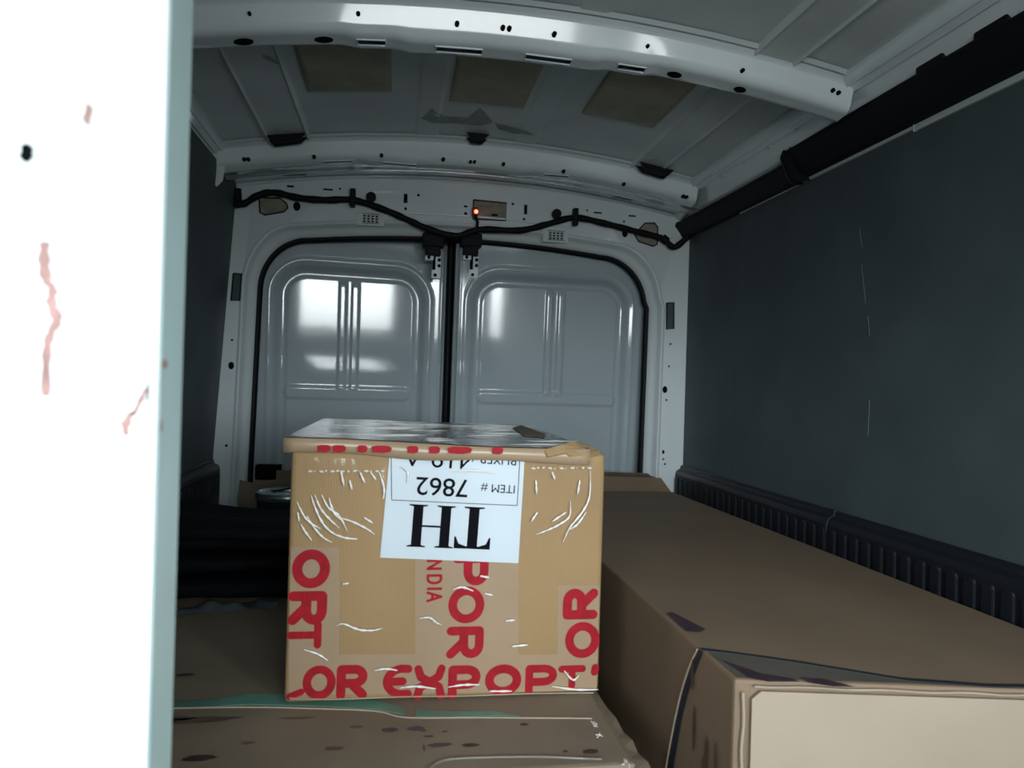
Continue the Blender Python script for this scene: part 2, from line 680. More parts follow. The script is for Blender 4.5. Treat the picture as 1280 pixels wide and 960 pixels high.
pocket([(324, 247), (350, 248), (358, 254), (360, 260), (355, 265), (331, 269), (325, 266)], 'grab_pocket', BEIGE)
pocket([(793, 293), (806, 279), (818, 279), (822, 284), (821, 306), (816, 308), (798, 302)], 'grab_pocket', BEIGE)
modp = pocket([(592, 250), (633, 254), (632, 276), (591, 274)], 'lamp_recess', BEIGE)
pocket([(292, 342), (302, 342), (300, 376), (289, 376)], 'latch_pocket', LINING)
pocket([(833, 379), (842, 378), (842, 411), (833, 412)], 'latch_pocket', LINING)
p = face_px(600, 256)
MB().box(p.x, p.x + .04, YF - .008, YF - .002, p.z - .006, p.z).build('lamp_bracket', BEIGE, modp, bevel=.001)
p = face_px(618, 269)
MB().box(p.x - .012, p.x + .012, YF - .006, YF - .002, p.z - .004, p.z + .004).build('lamp_clip', BLACK, modp, bevel=.001)

hb = MB()
for (px, py, rx, rz) in ((371, 258, .013, .017), (781, 292, .011, .015), (289, 457, .010, .014), (831, 487, .010, .014),
                         (290, 425, .004, .004), (283, 557, .005, .005), (829, 565, .005, .008), (829, 574, .004, .004),
                         (836, 458, .004, .004), (838, 430, .004, .004), (833, 500, .004, .004), (831, 580, .004, .004),
                         (425, 236, .004, .004), (523, 244, .005, .005), (641, 255, .005, .005), (734, 263, .004, .004),
                         (582, 258, .008, .004), (582, 267, .006, .006), (507, 261, .005, .006), (655, 274, .005, .005), (780, 277, .004, .004)):
    p = face_px(px, py)
    disc(hb, (p.x, p.z), rx, rz, YF - .0015)
for (px, py, w, h) in ((363, 233, .024, .007), (410, 237, .034, .006), (747, 266, .032, .006), (790, 270, .028, .006),
                       (507, 248, .014, .034), (657, 262, .012, .036)):
    p = face_px(px, py)
    hb.box(p.x - w / 2, p.x + w / 2, YF - .0015, YF + .002, p.z - h / 2, p.z + h / 2)
tag(hb.build('frame_holes', HOLE, wall_rear), 'small dark holes and slots', kind='stuff')
for (px, py) in ((463, 274), (694, 295)):
    p = face_px(px, py, 2.803)
    s_ = MB().box(p.x - .05, p.x + .05, YF - .006, YF + .004, p.z - .026, p.z + .026).build('vent_plate', PAINT, wall_rear, bevel=.003)
    MB().box(p.x - .03, p.x + .034, YF - .0075, YF - .005, p.z - .018, p.z + .018).build('sticker', STICK, s_)
    g = MB()
    for i in range(4):
        for j in range(3):
            g.box(p.x - .026 + i * .015, p.x - .017 + i * .015, YF - .0085, YF - .007, p.z - .014 + j * .010, p.z - .008 + j * .010)
    g.box(p.x - .031, p.x + .035, YF - .0080, YF - .007, p.z + .0165, p.z + .0185)
    g.box(p.x - .031, p.x + .035, YF - .0080, YF - .007, p.z - .0185, p.z - .0165)
    tag(g.build('sticker_print', INK, s_), kind='stuff')


# ---- rear doors: pressed inner panels
def sdrr(x, z, cx, cz, hx, hz, r_):
    qx, qz = abs(x - cx) - hx + r_, abs(z - cz) - hz + r_
    return min(max(qx, qz), 0) + math.hypot(max(qx, 0), max(qz, 0)) - r_


def door(name, x0, x1, rx0, rx1, ribx, bead, toe, lean, hinge, label):
    cz, hz = 1.065, .452
    cx, hx = (rx0 + rx1) / 2, (rx1 - rx0) / 2

    def depth(x, z):
        s_ = sdrr(x, z, cx, cz, hx, hz, .125)
        d = .026 * sm(.0, -.034, s_)
        d -= .006 * sm(-.044, -.054, s_)
        d -= .004 * math.exp(-((s_ - .012) / .008) ** 2)
        # twin vertical ribs
        wz = sm(1.035, 1.05, z) * (1 - sm(1.44, 1.462, z))
        for q in (-.036, .012):
            xx = x - ribx - q + .018 * (1.3 - z) * 0
            d -= .0075 * wz * (sm(-.014, -.008, xx) * (1 - sm(.012, .020, xx)))
        # horizontal bead
        s2 = sdrr(x, z, (bead[0] + bead[1]) / 2, 1.024, (bead[1] - bead[0]) / 2, .022, .020)
        d -= .007 * sm(.006, -.004, s2)
        # rolled meeting edges
        e = min(x - x0, x1 - x)
        d += .022 * (1 - sm(0, .022, e))
        # slight crown of the panel
        d += .010 * (1 - ((x - (x0 + x1) / 2) / ((x1 - x0) / 2)) ** 2) * 0
        return d
    T, L = math.tan(toe), math.tan(lean)

    def fn(x, z):
        y = 2.900 + depth(x, z) - (z - 1.1) * L
        y += (x - hinge) * T
        return (x, y, z)
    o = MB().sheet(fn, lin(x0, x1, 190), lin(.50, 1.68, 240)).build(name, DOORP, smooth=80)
    struct(o, label)
    return o, fn


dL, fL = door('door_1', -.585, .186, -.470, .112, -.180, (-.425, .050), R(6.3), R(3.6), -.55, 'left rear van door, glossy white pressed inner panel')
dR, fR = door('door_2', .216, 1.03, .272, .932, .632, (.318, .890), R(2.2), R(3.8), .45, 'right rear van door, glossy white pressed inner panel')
# outer skins
MB().box(-.72, 1.18, 3.06, 3.075, .25, 1.93).build('outer_skin', PAINT, dL)
# meeting seal between the doors
b = MB()
b.tube([Vector(fL(.186, z)) + Vector((.016, .0, 0)) for z in lin(.5, 1.67, 12)], .016, 8)
b.build('meeting_seal', RUBBER, dL, smooth=60)
for d_, fx in ((dL, .168), (dR, .236)):
    b = MB()
    fn = fL if d_ is dL else fR
    b.tube([Vector(fn(fx, z)) + Vector((0, .004, 0)) for z in lin(.52, 1.60, 20)], .008, 8)
    b.build('edge_flange', DOORP, d_, smooth=60)
# latch gear at the door tops
for d_, px in ((dL, 542), (dR, 589)):
    p = face_px(px, 300, 2.83)
    q = MB().box(p.x - .042, p.x + .040, 2.80, 2.86, p.z - .028, p.z + .022).build('latch_cover', BLACK, d_, bevel=.006)
    MB().box(p.x - .030, p.x + .028, 2.812, 2.86, p.z - .062, p.z - .02).build('latch_body', BLACK, q, bevel=.005)
    br = MB()
    br.box(p.x - .030, p.x + .002, 2.822, 2.858, p.z - .078, p.z - .058)
    br.box(p.x - .004, p.x + .032, 2.838, 2.866, p.z - .145, p.z - .055)
    br = br.build('latch_bracket', PAINT, q, bevel=.003)
    g = MB()
    g.box(p.x - .002, p.x + .010, 2.832, 2.84, p.z - .112, p.z - .06)
    for (dx, dz) in ((.024, -.074), (.024, -.096), (.010, -.132), (-.016, -.068)):
        disc(g, (p.x + dx, p.z + dz), .0065, .0065, 2.8345 if dx > 0 else 2.8195, th=.006)
    tag(g.build('bracket_holes', HOLE, q), kind='stuff')


# ================================================================== ROOF BEAMS
def beam(y0, px_slots, px_ovals, px_dots, label):
    prof = [(-.052, .072), (-.040, .066), (-.034, .071), (-.022, .0635), (-.0142, .058), (-.0136, .056), (-.0118, .050), (-.0070, .034), (-.0046, .026), (-.0034, .022), (.002, .012), (.012, .006), (.052, .000), (.060, .004), (.064, .014), (.068, .056), (.085, .070)]
    nseg = len(prof)
    BZ = 1.824

    def fn(x, v):
        i = min(int(v), nseg - 2)
        t = v - i
        dy = prof[i][0] + (prof[i + 1][0] - prof[i][0]) * t
        dz = prof[i][1] + (prof[i + 1][1] - prof[i][1]) * t
        a = abs(x - XC)
        mid = .5 * (1 - sm(.31, .36, a)) + .5 * (1 - sm(.20, .24, a))
        low = sm(.06, 0, dz)
        z = BZ + dz - .090 * arch(x) - (.012 * mid * low)
        # flange dips over the pressed channels
        if dz > .075:
            z -= .0
        if i <= 2 and .50 < a < .66:
            z += 0
        return (x, y0 + dy + .006 * mid * low, z)
    S_ = []
    for (pxa, pxb, py, va, vb) in px_slots:
        pa, pb = at(pxa, py, Y=y0 + .034), at(pxb, py, Y=y0 + .034)
        S_.append((pa.x, pb.x, va, vb))
    us = sorted(set(lin(-.612, 1.036, 110) + [s[0] for s in S_] + [s[1] for s in S_]))
    vs = sorted(set([float(k) for k in range(nseg)] + [11.25, 11.5, 11.75] + [s[2] for s in S_] + [s[3] for s in S_]))
    root = bpy.data.objects.new('roof_beam', None)
    COL.objects.link(root)
    root.location = (XC, y0, 1.80)
    tag(root, label, 'roof beam')
    loc = Vector(root.location)
    o = MB().sheet(lambda x, v: Vector(fn(x, v)) - loc, us, vs, lambda u, v: any(s[0] < u < s[1] and s[2] < v < s[3] for s in S_)).build('beam_section', PAINT, root, smooth=40)
    # slot lips
    for s_ in S_:
        c = [Vector(fn(u, v)) - loc - Vector((0, 0, .0005)) for u, v in ((s_[0], s_[2]), (s_[1], s_[2]), (s_[1], s_[3]), (s_[0], s_[3]))]
        MB().tube(c + [c[0]], .0022, 6).build('slot_lip', PAINT, o, smooth=60)
    # black sheet added inside the beam so the slots look shaded
    MB().sheet(lambda x, v: Vector((x, y0 + .008 + v * .055, 1.845 - .090 * arch(x))) - loc, lin(-.60, 1.045, 20), [0, 1]).build('slot_shade_sheet', HOLE, root)
    g = MB()
    for (px, py, r_) in px_dots:
        p = at(px, py, Y=y0)
        disc(g, (p.x - loc.x, p.z - loc.z), r_, r_, -.013, 10, .012)
    if px_dots:
        tag(g.build('bolt_holes', HOLE, root), kind='stuff')
    for (px, py, r_) in px_ovals:
        p = at(px, py, Y=y0 + .034)
        z = fn(p.x, 11.5)[2] - loc.z
        sl = -.18 * (p.x - XC) / .84 ** 2
        b = MB()
        b.v = [(p.x - loc.x + r_ * math.cos(t), .034 + .011 * math.sin(t), z - .0012 + sl * r_ * math.cos(t) - (.011 * math.sin(t)) * .16) for t in lin(0, 2 * math.pi, 17)[:-1]]
        b.f = [tuple(range(16))]
        b.build('oval_hole', HOLE, root, solid=.002)
    # pressed end tab that hangs down to the side rail
    xg = -.598
    z = BZ - .090 * arch(xg) - loc.z
    MB().prism([(xg - .02 - loc.x, z + .05), (xg + .03 - loc.x, z + .03), (xg + .022 - loc.x, z - .03), (xg + .006 - loc.x, z - .048), (xg - .012 - loc.x, z - .03)], 1, .004, .012).build('end_tab', PAINT, root, bevel=.002)
    return root


beam(1.60, [(447, 482, 43, 11.2, 11.7), (545, 603, 53, 11.2, 11.7), (657, 714, 65, 11.2, 11.7), (772, 806, 78, 11.2, 11.7)],
     [(305, 38, .020), (405, 43, .020), (843, 92, .018), (925, 106, .015)],
     [(313, 20, .004), (448, 20, .0045), (571, 32, .005), (628, 37, .005), (636, 38, .005), (692, 45, .005), (808, 60, .004), (926, 90, .0045), (1038, 115, .005), (1045, 118, .005)],
     'front white steel roof beam with glossy highlights and four slots')
beam(2.50, [(404, 440, 205, 11.2, 11.7), (480, 520, 205, 11.2, 11.7), (680, 710, 218, 11.2, 11.7)],
     [],
     [(306, 200, .006), (311, 200, .006), (393, 197, .006), (477, 195, .006), (554, 200, .006), (588, 203, .005), (593, 203, .005), (629, 206, .006), (704, 215, .006), (779, 231, .006), (853, 246, .006), (857, 247, .006)],
     'rear white steel roof beam just ahead of the door header')
# black blocks standing in for the shaded gaps at the rear beam's flange
for (px, py, w) in ((360, 183, .10), (595, 185, .055), (815, 227, .10)):
    p = at(px, py, Y=2.46)
    zz = roofz(p.x, 2.44)
    o = MB()
    sl = -.18 * (p.x - XC) / .84 ** 2
    o.prism([(-w / 2, -sl * w / 2 - .002), (w / 2, sl * w / 2 - .002), (w / 2 - .012, sl * w / 2 - .014), (-w / 2 + .012, -sl * w / 2 - .014)], 1, -.022, .022)
    o = o.build('gap_shade_block', RUBBER, c_, bevel=.005)
    o.location = (p.x, 2.432, zz - .004)

# ================================================================== WIRING HARNESS
hroot = bpy.data.objects.new('wiring_harness', None)
COL.objects.link(hroot)
hroot.location = (.2, 2.78, 1.70)
tag(hroot, 'black taped wiring harness strung along the header above the rear doors', 'wiring')
HL = Vector(hroot.location)


def hp_(px, py, y=2.775):
    return at(px, py, Y=y) - HL


pts = curve_pts([hp_(294, 256), hp_(306, 254), hp_(325, 243), hp_(345, 241), hp_(372, 247), hp_(405, 250), hp_(441, 250), hp_(480, 262), hp_(510, 275), hp_(535, 286), hp_(570, 295),
                 hp_(600, 287), hp_(650, 288), hp_(685, 280), hp_(718, 272), hp_(755, 279), hp_(790, 288), hp_(822, 296), hp_(832, 301), hp_(843, 309), Vector((1.108, 2.765, 1.672)) - HL, Vector((1.120, 2.745, 1.695)) - HL], 5)
MB().tube(pts, [.0125 + .0012 * math.sin(k * 1.7) for k in range(len(pts))], 9).build('cable_loom', RUBBER, hroot, smooth=60)
for (px, py) in ((441, 248), (719, 272)):
    p = hp_(px, py)
    MB().box(p.x - .010, p.x + .010, p.y - .018, p.y + .014, p.z - .032, p.z + .034).build('cable_clip', BLACK, hroot, bevel=.004)
for (px, py, q) in ((464, 246, 258), (696, 267, 277)):
    p = hp_(px, py)
    e = hp_(px + 1, q)
    b = MB()
    disc(b, (p.x, p.z), .018, .018, p.y - .004, 18, .016)
    b.tube([(p.x, p.y + .004, p.z), (e.x, e.y, e.z)], .006, 6)
    b.build('push_pin', BLACK, hroot)
b = MB()
a0, a1 = hp_(596, 287), hp_(594, 268)
b.tube([a0, (a0 + a1) / 2 + Vector((.006, 0, 0)), a1], .006, 7)
b.build('lamp_lead', RUBBER, hroot, smooth=60)
b = MB().tube([hp_(296, 236, 2.79), hp_(297, 258, 2.79)], .016, 8).build('grommet', RUBBER, hroot, smooth=60)
b = MB().tube([hp_(828, 297), hp_(834, 302)], .017, 8).build('grommet', RUBBER, hroot, smooth=60)
# red lamp on the lead
lr = bpy.data.objects.new('indicator_lamp', None)
COL.objects.link(lr)
lr.location = at(594, 265, Y=2.782)
tag(lr, 'small glowing red indicator lamp in the header recess', 'lamp')
MB().box(-.012, .010, -.004, .016, -.018, .018).build('lamp_socket', mat('dark_red_plastic', (.10, .01, .01), .4), lr, bevel=.003)
bm_ = bmesh.new()
bmesh.ops.create_icosphere(bm_, subdivisions=2, radius=.0075)
me = bpy.data.meshes.new('lamp_bulb')
bm_.to_mesh(me)
bm_.free()
me.materials.append(LED)
o = bpy.data.objects.new('lamp_bulb', me)
COL.objects.link(o)
o.parent = lr
o.location = (.003, -.008, 0)

# ================================================================== CARGO
CT = .578     # top of the wide flat carton


def stain(parent, px, py, Z, w, h, material, seed, name='stain', z_off=.0008):
    p = at(px, py, Z=Z)
    rnd = random.Random(seed)
    b = MB()
    k_ = 14
    b.v = [(p.x + w / 2 * math.cos(t) * (1 + rnd.uniform(-.25, .25)), p.y + h / 2 * math.sin(t) * (1 + rnd.uniform(-.25, .25)), Z + z_off) for t in lin(0, 2 * math.pi, k_ + 1)[:-1]]
    b.f = [tuple(range(k_))]
    return b.build(name, material, parent)


# ---- wide flat carton that carries everything on the left
b = MB().box(-.63, .332, .948, 2.62, FZ, CT)
fc = b.build('flat_carton', CARDF, bevel=.006)
tag(fc, 'wide low cardboard carton with green tape and dark stains under the red-lettered box', 'carton')


def strip(points, z, w_list, name, material, parent):
    b = MB()
    L_ = [at(px, py, Z=z) for px, py in points]
    for i in range(len(L_) - 1):
        a, c = L_[i], L_[i + 1]
        wa, wb = w_list[i], w_list[i + 1]
        b.quad((a.x, a.y, z), (c.x, c.y, z), (c.x, c.y + wb, z), (a.x, a.y + wa, z))
    return b.build(name, material, parent, solid=.0012)


strip([(150, 886), (199, 884), (260, 883), (308, 880), (390, 882), (470, 886), (505, 893)], CT + .0012, [.016, .018, .024, .040, .034, .030, .024], 'green_tape', GREEN, fc)
strip([(520, 895), (560, 896), (620, 894), (650, 895)], CT + .0012, [.024, .020, .014, .002], 'green_tape', GREEN, fc)
# raised flap edge in front of the tape
b = MB()
e = [at(px, py, Z=CT + .0006) for px, py in ((150, 889), (199, 886), (308, 884), (400, 886), (470, 889), (509, 897), (600, 897), (740, 898))]
b.tube(curve_pts(e, 4), .0011, 6)
b.build('flap_edge', CARDP, fc, smooth=60)
for i, (px, py, w, h, mt) in enumerate(((250, 948, .040, .016, STAIN), (240, 901, .14, .020, STAINL), (215, 899, .06, .016, STAINL), (488, 913, .024, .014, STAINP), (520, 911, .028, .012, STAINP),
                                        (549, 932, .034, .012, STAINP), (588, 932, .024, .009, STAIN), (738, 940, .024, .014, STAIN), (418, 936, .030, .010, STAINL), (310, 929, .020, .008, STAINL),
                                        (536, 921, .014, .005, STAINP), (530, 914, .008, .005, STAINP), (556, 915, .010, .004, STAINP), (530, 935, .003, .02, STAINP), (285, 876, .05, .014, STAIN), (655, 906, .012, .008, STAIN),
                                        (232, 844, .03, .012, STAIN), (205, 855, .03, .010, STAIN), (375, 898, .05, .006, STAINL), (445, 909, .02, .006, STAINL), (707, 940, .008, .005, STAIN))):
    stain(fc, px, py, CT, w, h, mt, i)
# front lip with clear tape, lower right of the carton
b = MB()
e = [at(px, py, Z=CT + .0008) for px, py in ((535, 962), (548, 953), (575, 948), (670, 946), (752, 949))]
b.tube(curve_pts(e, 6), .0018, 6)
b.build('lip_edge', TAPEG, fc, smooth=60)
# crumpled side flap that sticks out beside the long carton
b = MB()
pr_ = [(.944, .354, .566), (.97, .356, .568), (1.00, .352, .565), (1.03, .354, .569), (1.06, .350, .566), (1.10, .350, .570), (1.15, .348, .567), (1.22, .348, .568)]
for i in range(len(pr_) - 1):
    (ya, xa, za), (yb, xb, zb) = pr_[i], pr_[i + 1]
    b.quad((.330, ya, CT - .004), (.330, yb, CT - .004), (xb, yb, zb), (xa, ya, za))
    b.quad((xa, ya, za), (xb, yb, zb), (xb + .010, yb, zb - .05), (xa + .010, ya, za - .05))
b.build('side_flap', CARDF, fc, solid=.003)
b = MB()
for (px, py) in ((745, 905), (748, 918), (782, 955)):
    p = at(px, py, Z=CT)
    for k in range(3):
        q = [Vector((p.x + random.uniform(-.006, .006), p.y + random.uniform(-.012, .012), CT + random.uniform(0, .0012))) for _ in range(3)]
        b.tube(q, .0007, 5)
tag(b.build('torn_tape', CREASE, fc), kind='stuff')

# ---- long carton on the right
LT = .700
lc_root = bpy.data.objects.new('long_carton', None)
COL.objects.link(lc_root)
lc_root.location = (.76, 1.75, FZ)
LL = Vector(lc_root.location)
tag(lc_root, 'long brown cardboard carton with a dark strap along the right wall', 'carton')
A = [(.452, .915), (1.085, .845), (1.02, 2.60), (.456, 2.60)]
ztop = [LT, LT - .014, LT, LT]
b = MB()
b.v = [(x - LL.x, y - LL.y, FZ - LL.z) for x, y in A] + [(x - LL.x, y - LL.y, z - LL.z) for (x, y), z in zip(A, ztop)]
b.f = [(3, 2, 1, 0), (4, 5, 6, 7), (0, 1, 5, 4), (1, 2, 6, 5), (2, 3, 7, 6), (3, 0, 4, 7)]
b.build('carton_body', CARDL, lc_root, bevel=.005)


def frontY(x):
    return .915 + (x - .452) * (.845 - .915) / (1.085 - .452)


def topZ(x, y):
    # the lid plane sags a little at the front right corner
    fx = (x - .452) / .633
    fy = max(0, min(1, (2.6 - y) / 1.72))
    return LT - .014 * fx * fy


# pale end flap
b = MB()
xa, xb = .472, 1.070
for (x, q) in ((xa, 0), (xb, 1)):
    pass
b.v = [(x - LL.x, frontY(x) - .0055 - LL.y, z - LL.z) for x, z in ((xa, FZ + .02), (xb, FZ + .02), (xb, topZ(xb, .9) - .012), (xa + .012, topZ(xa, .9) - .012), (xa, topZ(xa, .9) - .022))]
b.f = [(0, 1, 2, 3, 4)]
ef = b.build('end_flap', CARDP, lc_root, solid=.003)
b = MB()
b.tube([(x - LL.x, frontY(x) - .006 - LL.y, topZ(x, .9) - .006 - LL.z + .0008 * math.sin(x * 60)) for x in lin(.475, 1.075, 30)], .0017, 6)
b.build('flap_edge', CARDP, lc_root, smooth=60)
b = MB()
b.tube([(.462 - LL.x + .0012 * math.sin(z * 80), frontY(.462) - .004 - LL.y, z - LL.z) for z in lin(.40, .685, 20)], .0026, 6)
b.build('flap_edge', CARDP, lc_root, smooth=60)
for (x, z, w, h) in ((.715, .555, .03, .018), (.775, .57, .01, .015)):
    b = MB()
    b.v = [(x + w * math.cos(t) * random.uniform(.4, .6) - LL.x, frontY(x) - .0095 - LL.y, z + h * math.sin(t) * random.uniform(.5, 1) - LL.z) for t in lin(0, 2 * math.pi, 11)[:-1]]
    b.f = [tuple(range(10))]
    b.build('stain', STAINL, lc_root)
# strap: down the left side and obliquely over the lid
b = MB()
sl_ = [at(px, py, X=.4502) for px, py in ((872, 812), (864, 829), (854, 858), (845, 895), (835, 947), (826, 1000), (815, 1060))]
sr_ = [at(px, py, X=.4502) for px, py in ((878, 815), (870, 836), (861, 862), (852, 897), (843, 949), (834, 1002), (823, 1062))]
sl_, sr_ = curve_pts(sl_, 4), curve_pts(sr_, 4)
for i in range(len(sl_) - 1):
    b.quad(*[Vector((.4502, q.y, min(q.z, LT + .0015))) - LL for q in (sl_[i], sl_[i + 1], sr_[i + 1], sr_[i])])
b.build('strap', STRAP, lc_root, solid=.0015)
b = MB()
b.tube([Vector((.4495, q.y, min(q.z, LT))) - LL for q in sl_], .0016, 5)
b.build('strap_edge', CARDP, lc_root, smooth=60)
b = MB()
top = [(.452, 1.018), (.50, 1.000), (.573, .966), (.69, .902), (.80, .878), (.90, .872)]
for i in range(len(top) - 1):
    (xa, ya), (xb, yb) = top[i], top[i + 1]
    b.quad((xa - LL.x, ya - LL.y, topZ(xa, ya) + .0012 - LL.z), (xb - LL.x, yb - LL.y, topZ(xb, yb) + .0012 - LL.z), (xb - LL.x, yb + .010 - LL.y, topZ(xb, yb) + .0012 - LL.z), (xa - LL.x, ya + .010 - LL.y, topZ(xa, ya) + .0012 - LL.z))
b.build('strap', STRAP, lc_root, solid=.0015)
# grey parcel tape between strap and front edge
b = MB()
for i in range(len(top) - 1):
    (xa, ya), (xb, yb) = top[i], top[i + 1]
    b.quad((xa + .006 - LL.x, ya - .002 - LL.y, topZ(xa, ya) + .0008 - LL.z), (xb + .006 - LL.x, yb - .002 - LL.y, topZ(xb, yb) + .0008 - LL.z), (xb + .006 - LL.x, frontY(xb) + .004 - LL.y, topZ(xb, yb) + .0008 - LL.z), (xa + .006 - LL.x, frontY(xa) + .004 - LL.y, topZ(xa, ya) + .0008 - LL.z))
b.build('parcel_tape', TAPEG, lc_root)


def topstain(poly, material, name='stain'):
    b = MB()
    q = [at(px, py, Z=LT) for px, py in poly]
    b.v = [(p.x - LL.x, p.y - LL.y, topZ(p.x, p.y) + .0018 - LL.z) for p in q]
    b.f = [tuple(range(len(q)))]
    return b.build(name, material, lc_root)


topstain([(833, 767), (840, 766), (868, 780), (882, 787), (874, 791), (858, 790)], STAINP)
topstain([(902, 826), (920, 832), (950, 842), (990, 848), (1000, 852), (960, 853), (938, 849)], STAINP)
topstain([(1000, 846), (1030, 848), (1070, 857), (1040, 857), (1010, 853)], STAINP)
# drips on the left side
for i, (y, z, h) in enumerate(((1.045, .655, .05), (1.035, .58, .07), (.99, .56, .06), (1.0, .535, .04), (.96, .57, .05))):
    b = MB()
    rn = random.Random(i)
    b.v = [(.4490 - LL.x, y + .006 * math.cos(t) * rn.uniform(.6, 1.2) - LL.y, z + h / 2 * math.sin(t) - LL.z) for t in lin(0, 2 * math.pi, 11)[:-1]]
    b.f = [tuple(range(10))]
    b.build('stain', STAINL, lc_root)

# ---- small dark carton end behind the long one
b = MB()
b.prism([(.70, FZ), (1.05, FZ), (1.05, .66), (.985, .742), (.70, .748)], 1, 2.64, 2.78)
sc_ = b.build('small_carton', CARDD, bevel=.004)
tag(sc_, 'small dark brown carton at the foot of the right rear door', 'carton')

# ---- boxed goods with red print
BX0, BX1, BY0, BY1, BZ0, BZ1 = -.156, .342, 1.170, 1.775, CT + .002, .970
br = bpy.data.objects.new('lettered_box', None)
COL.objects.link(br)
br.location = (.093, 1.47, CT)
BL = Vector(br.location)
tag(br, 'tan cardboard box wrapped in clear film with red print and upside-down white label', 'box')


def bbox(name, x0, x1, y0, y1, z0, z1, m_, bev, parent=br, seg=2):
    return MB().box(x0 - BL.x, x1 - BL.x, y0 - BL.y, y1 - BL.y, z0 - BL.z, z1 - BL.z).build(name, m_, parent, bevel=bev, seg=seg, smooth=40)


bbox('carton_body', BX0, BX1, BY0, BY1, BZ0, BZ1, CARD, .010, seg=3)
# lid with an overhanging front lip, a little bent
LIDX0, LIDX1 = -.166, .312


def lidz(x, y):
    t = (x - LIDX0) / (LIDX1 - LIDX0)
    return .986 - .006 * t + .003 * math.sin(t * 5 + 1) * (1 - (y - 1.15) / .62)


b = MB()
U, V = lin(LIDX0, LIDX1, 30), lin(1.158, 1.775, 10)
top_ = lambda x, y: Vector((x + .06 * 0, y, lidz(x, y))) - BL
b.sheet(top_, U, V)
lip = lambda x, v: Vector((x, 1.158 - .002 * math.sin(x * 40), lidz(x, 1.158) - v * (.023 + .003 * math.sin(x * 23 + .8)))) - BL
b.sheet(lambda y, v: Vector((LIDX0, y, lidz(LIDX0, y) - v * .016)) - BL, V, [0, 1])
b.sheet(lambda y, v: Vector((LIDX1, y, lidz(LIDX1, y) - v * .016)) - BL, V, [0, 1])
b.sheet(lambda x, v: Vector((x, 1.775, lidz(x, 1.775) - v * .016)) - BL, U, [0, 1])
lid = b.build('lid', CARDF, br, smooth=35)
MB().sheet(lip, U, [0, .5, 1]).build('lid_lip', PTAPE, lid, smooth=60, solid=.003)
# tape over the lid
b = MB().sheet(lambda x, y: Vector((x, y, lidz(x, y) + .0015)) - BL, lin(LIDX0 + .002, LIDX1 - .002, 30), lin(1.16, 1.77, 24))
b.build('lid_film', FILMT, lid, smooth=60)
for i in range(40):
    x = random.choice([random.uniform(-.02, .09), random.uniform(-.14, .30)])
    y = random.uniform(1.20, 1.72)
    L_ = random.uniform(.03, .10)
    a = random.uniform(-.35, .35)
    pts = [Vector((x + s_ * L_ * math.cos(a), y + s_ * L_ * .5 * math.sin(a) + .006 * math.sin(s_ * 4), lidz(x, y) + .0025)) - BL for s_ in lin(-.5, .5, 6)]
    MB().tube(pts, [.0002, .0004, .0006, .0006, .0004, .0002], 5).build('film_wrinkle_glint', CREASE, lid, smooth=60)  # lid film wrinkles, their bright streaks of light painted white
# folded dark flap corner on the lid
b = MB()
q = [at(px, py, Z=.9875) for px, py in ((640, 532), (672, 525), (700, 540), (680, 543), (655, 541))]
b.v = [tuple(Vector((p.x, p.y, lidz(p.x, p.y) + .0034)) - BL) for p in [Vector((min(v.x, .295), min(v.y, 1.60 + .5 * (min(v.y, 1.85) - 1.60)), v.z)) for v in q]]
b.f = [tuple(range(5))]
b.build('torn_patch', CARDF, lid, solid=.0006)
# torn right corner of the top
b = MB()
tq = lambda px, py, y: at(px, py, Y=y) - BL
b.quad(tq(680, 562, 1.158), tq(703, 556, 1.162), tq(708, 566, 1.156), tq(685, 571, 1.152))
b.quad(tq(703, 556, 1.162), tq(716, 551, 1.175), tq(730, 561, 1.165), tq(708, 566, 1.156))
b.quad(tq(708, 566, 1.156), tq(730, 560, 1.165), tq(738, 568, 1.160), tq(712, 571, 1.158))
b.quad(tq(716, 551, 1.175), tq(728, 554, 1.19), tq(745, 560, 1.185), tq(730, 561, 1.165))
b.quad(tq(730, 561, 1.165), tq(745, 560, 1.185), tq(753, 568, 1.175), tq(738, 568, 1.160))
b.build('torn_flap', CARD, br, solid=.003)
# inner strip under the lip: recessed top panel
bbox('top_panel', BX0 + .008, BX1 - .012, BY0 + .004, BY1 - .01, BZ1 - .004, BZ1 + .006, CARDD, .002)


# red print, drawn as broad strokes
def ell(cx, cz, rx, rz, a0=0, a1=360, n_=28):
    return [(cx + rx * math.cos(R(a)), cz + rz * math.sin(R(a))) for a in lin(a0, a1, n_)]


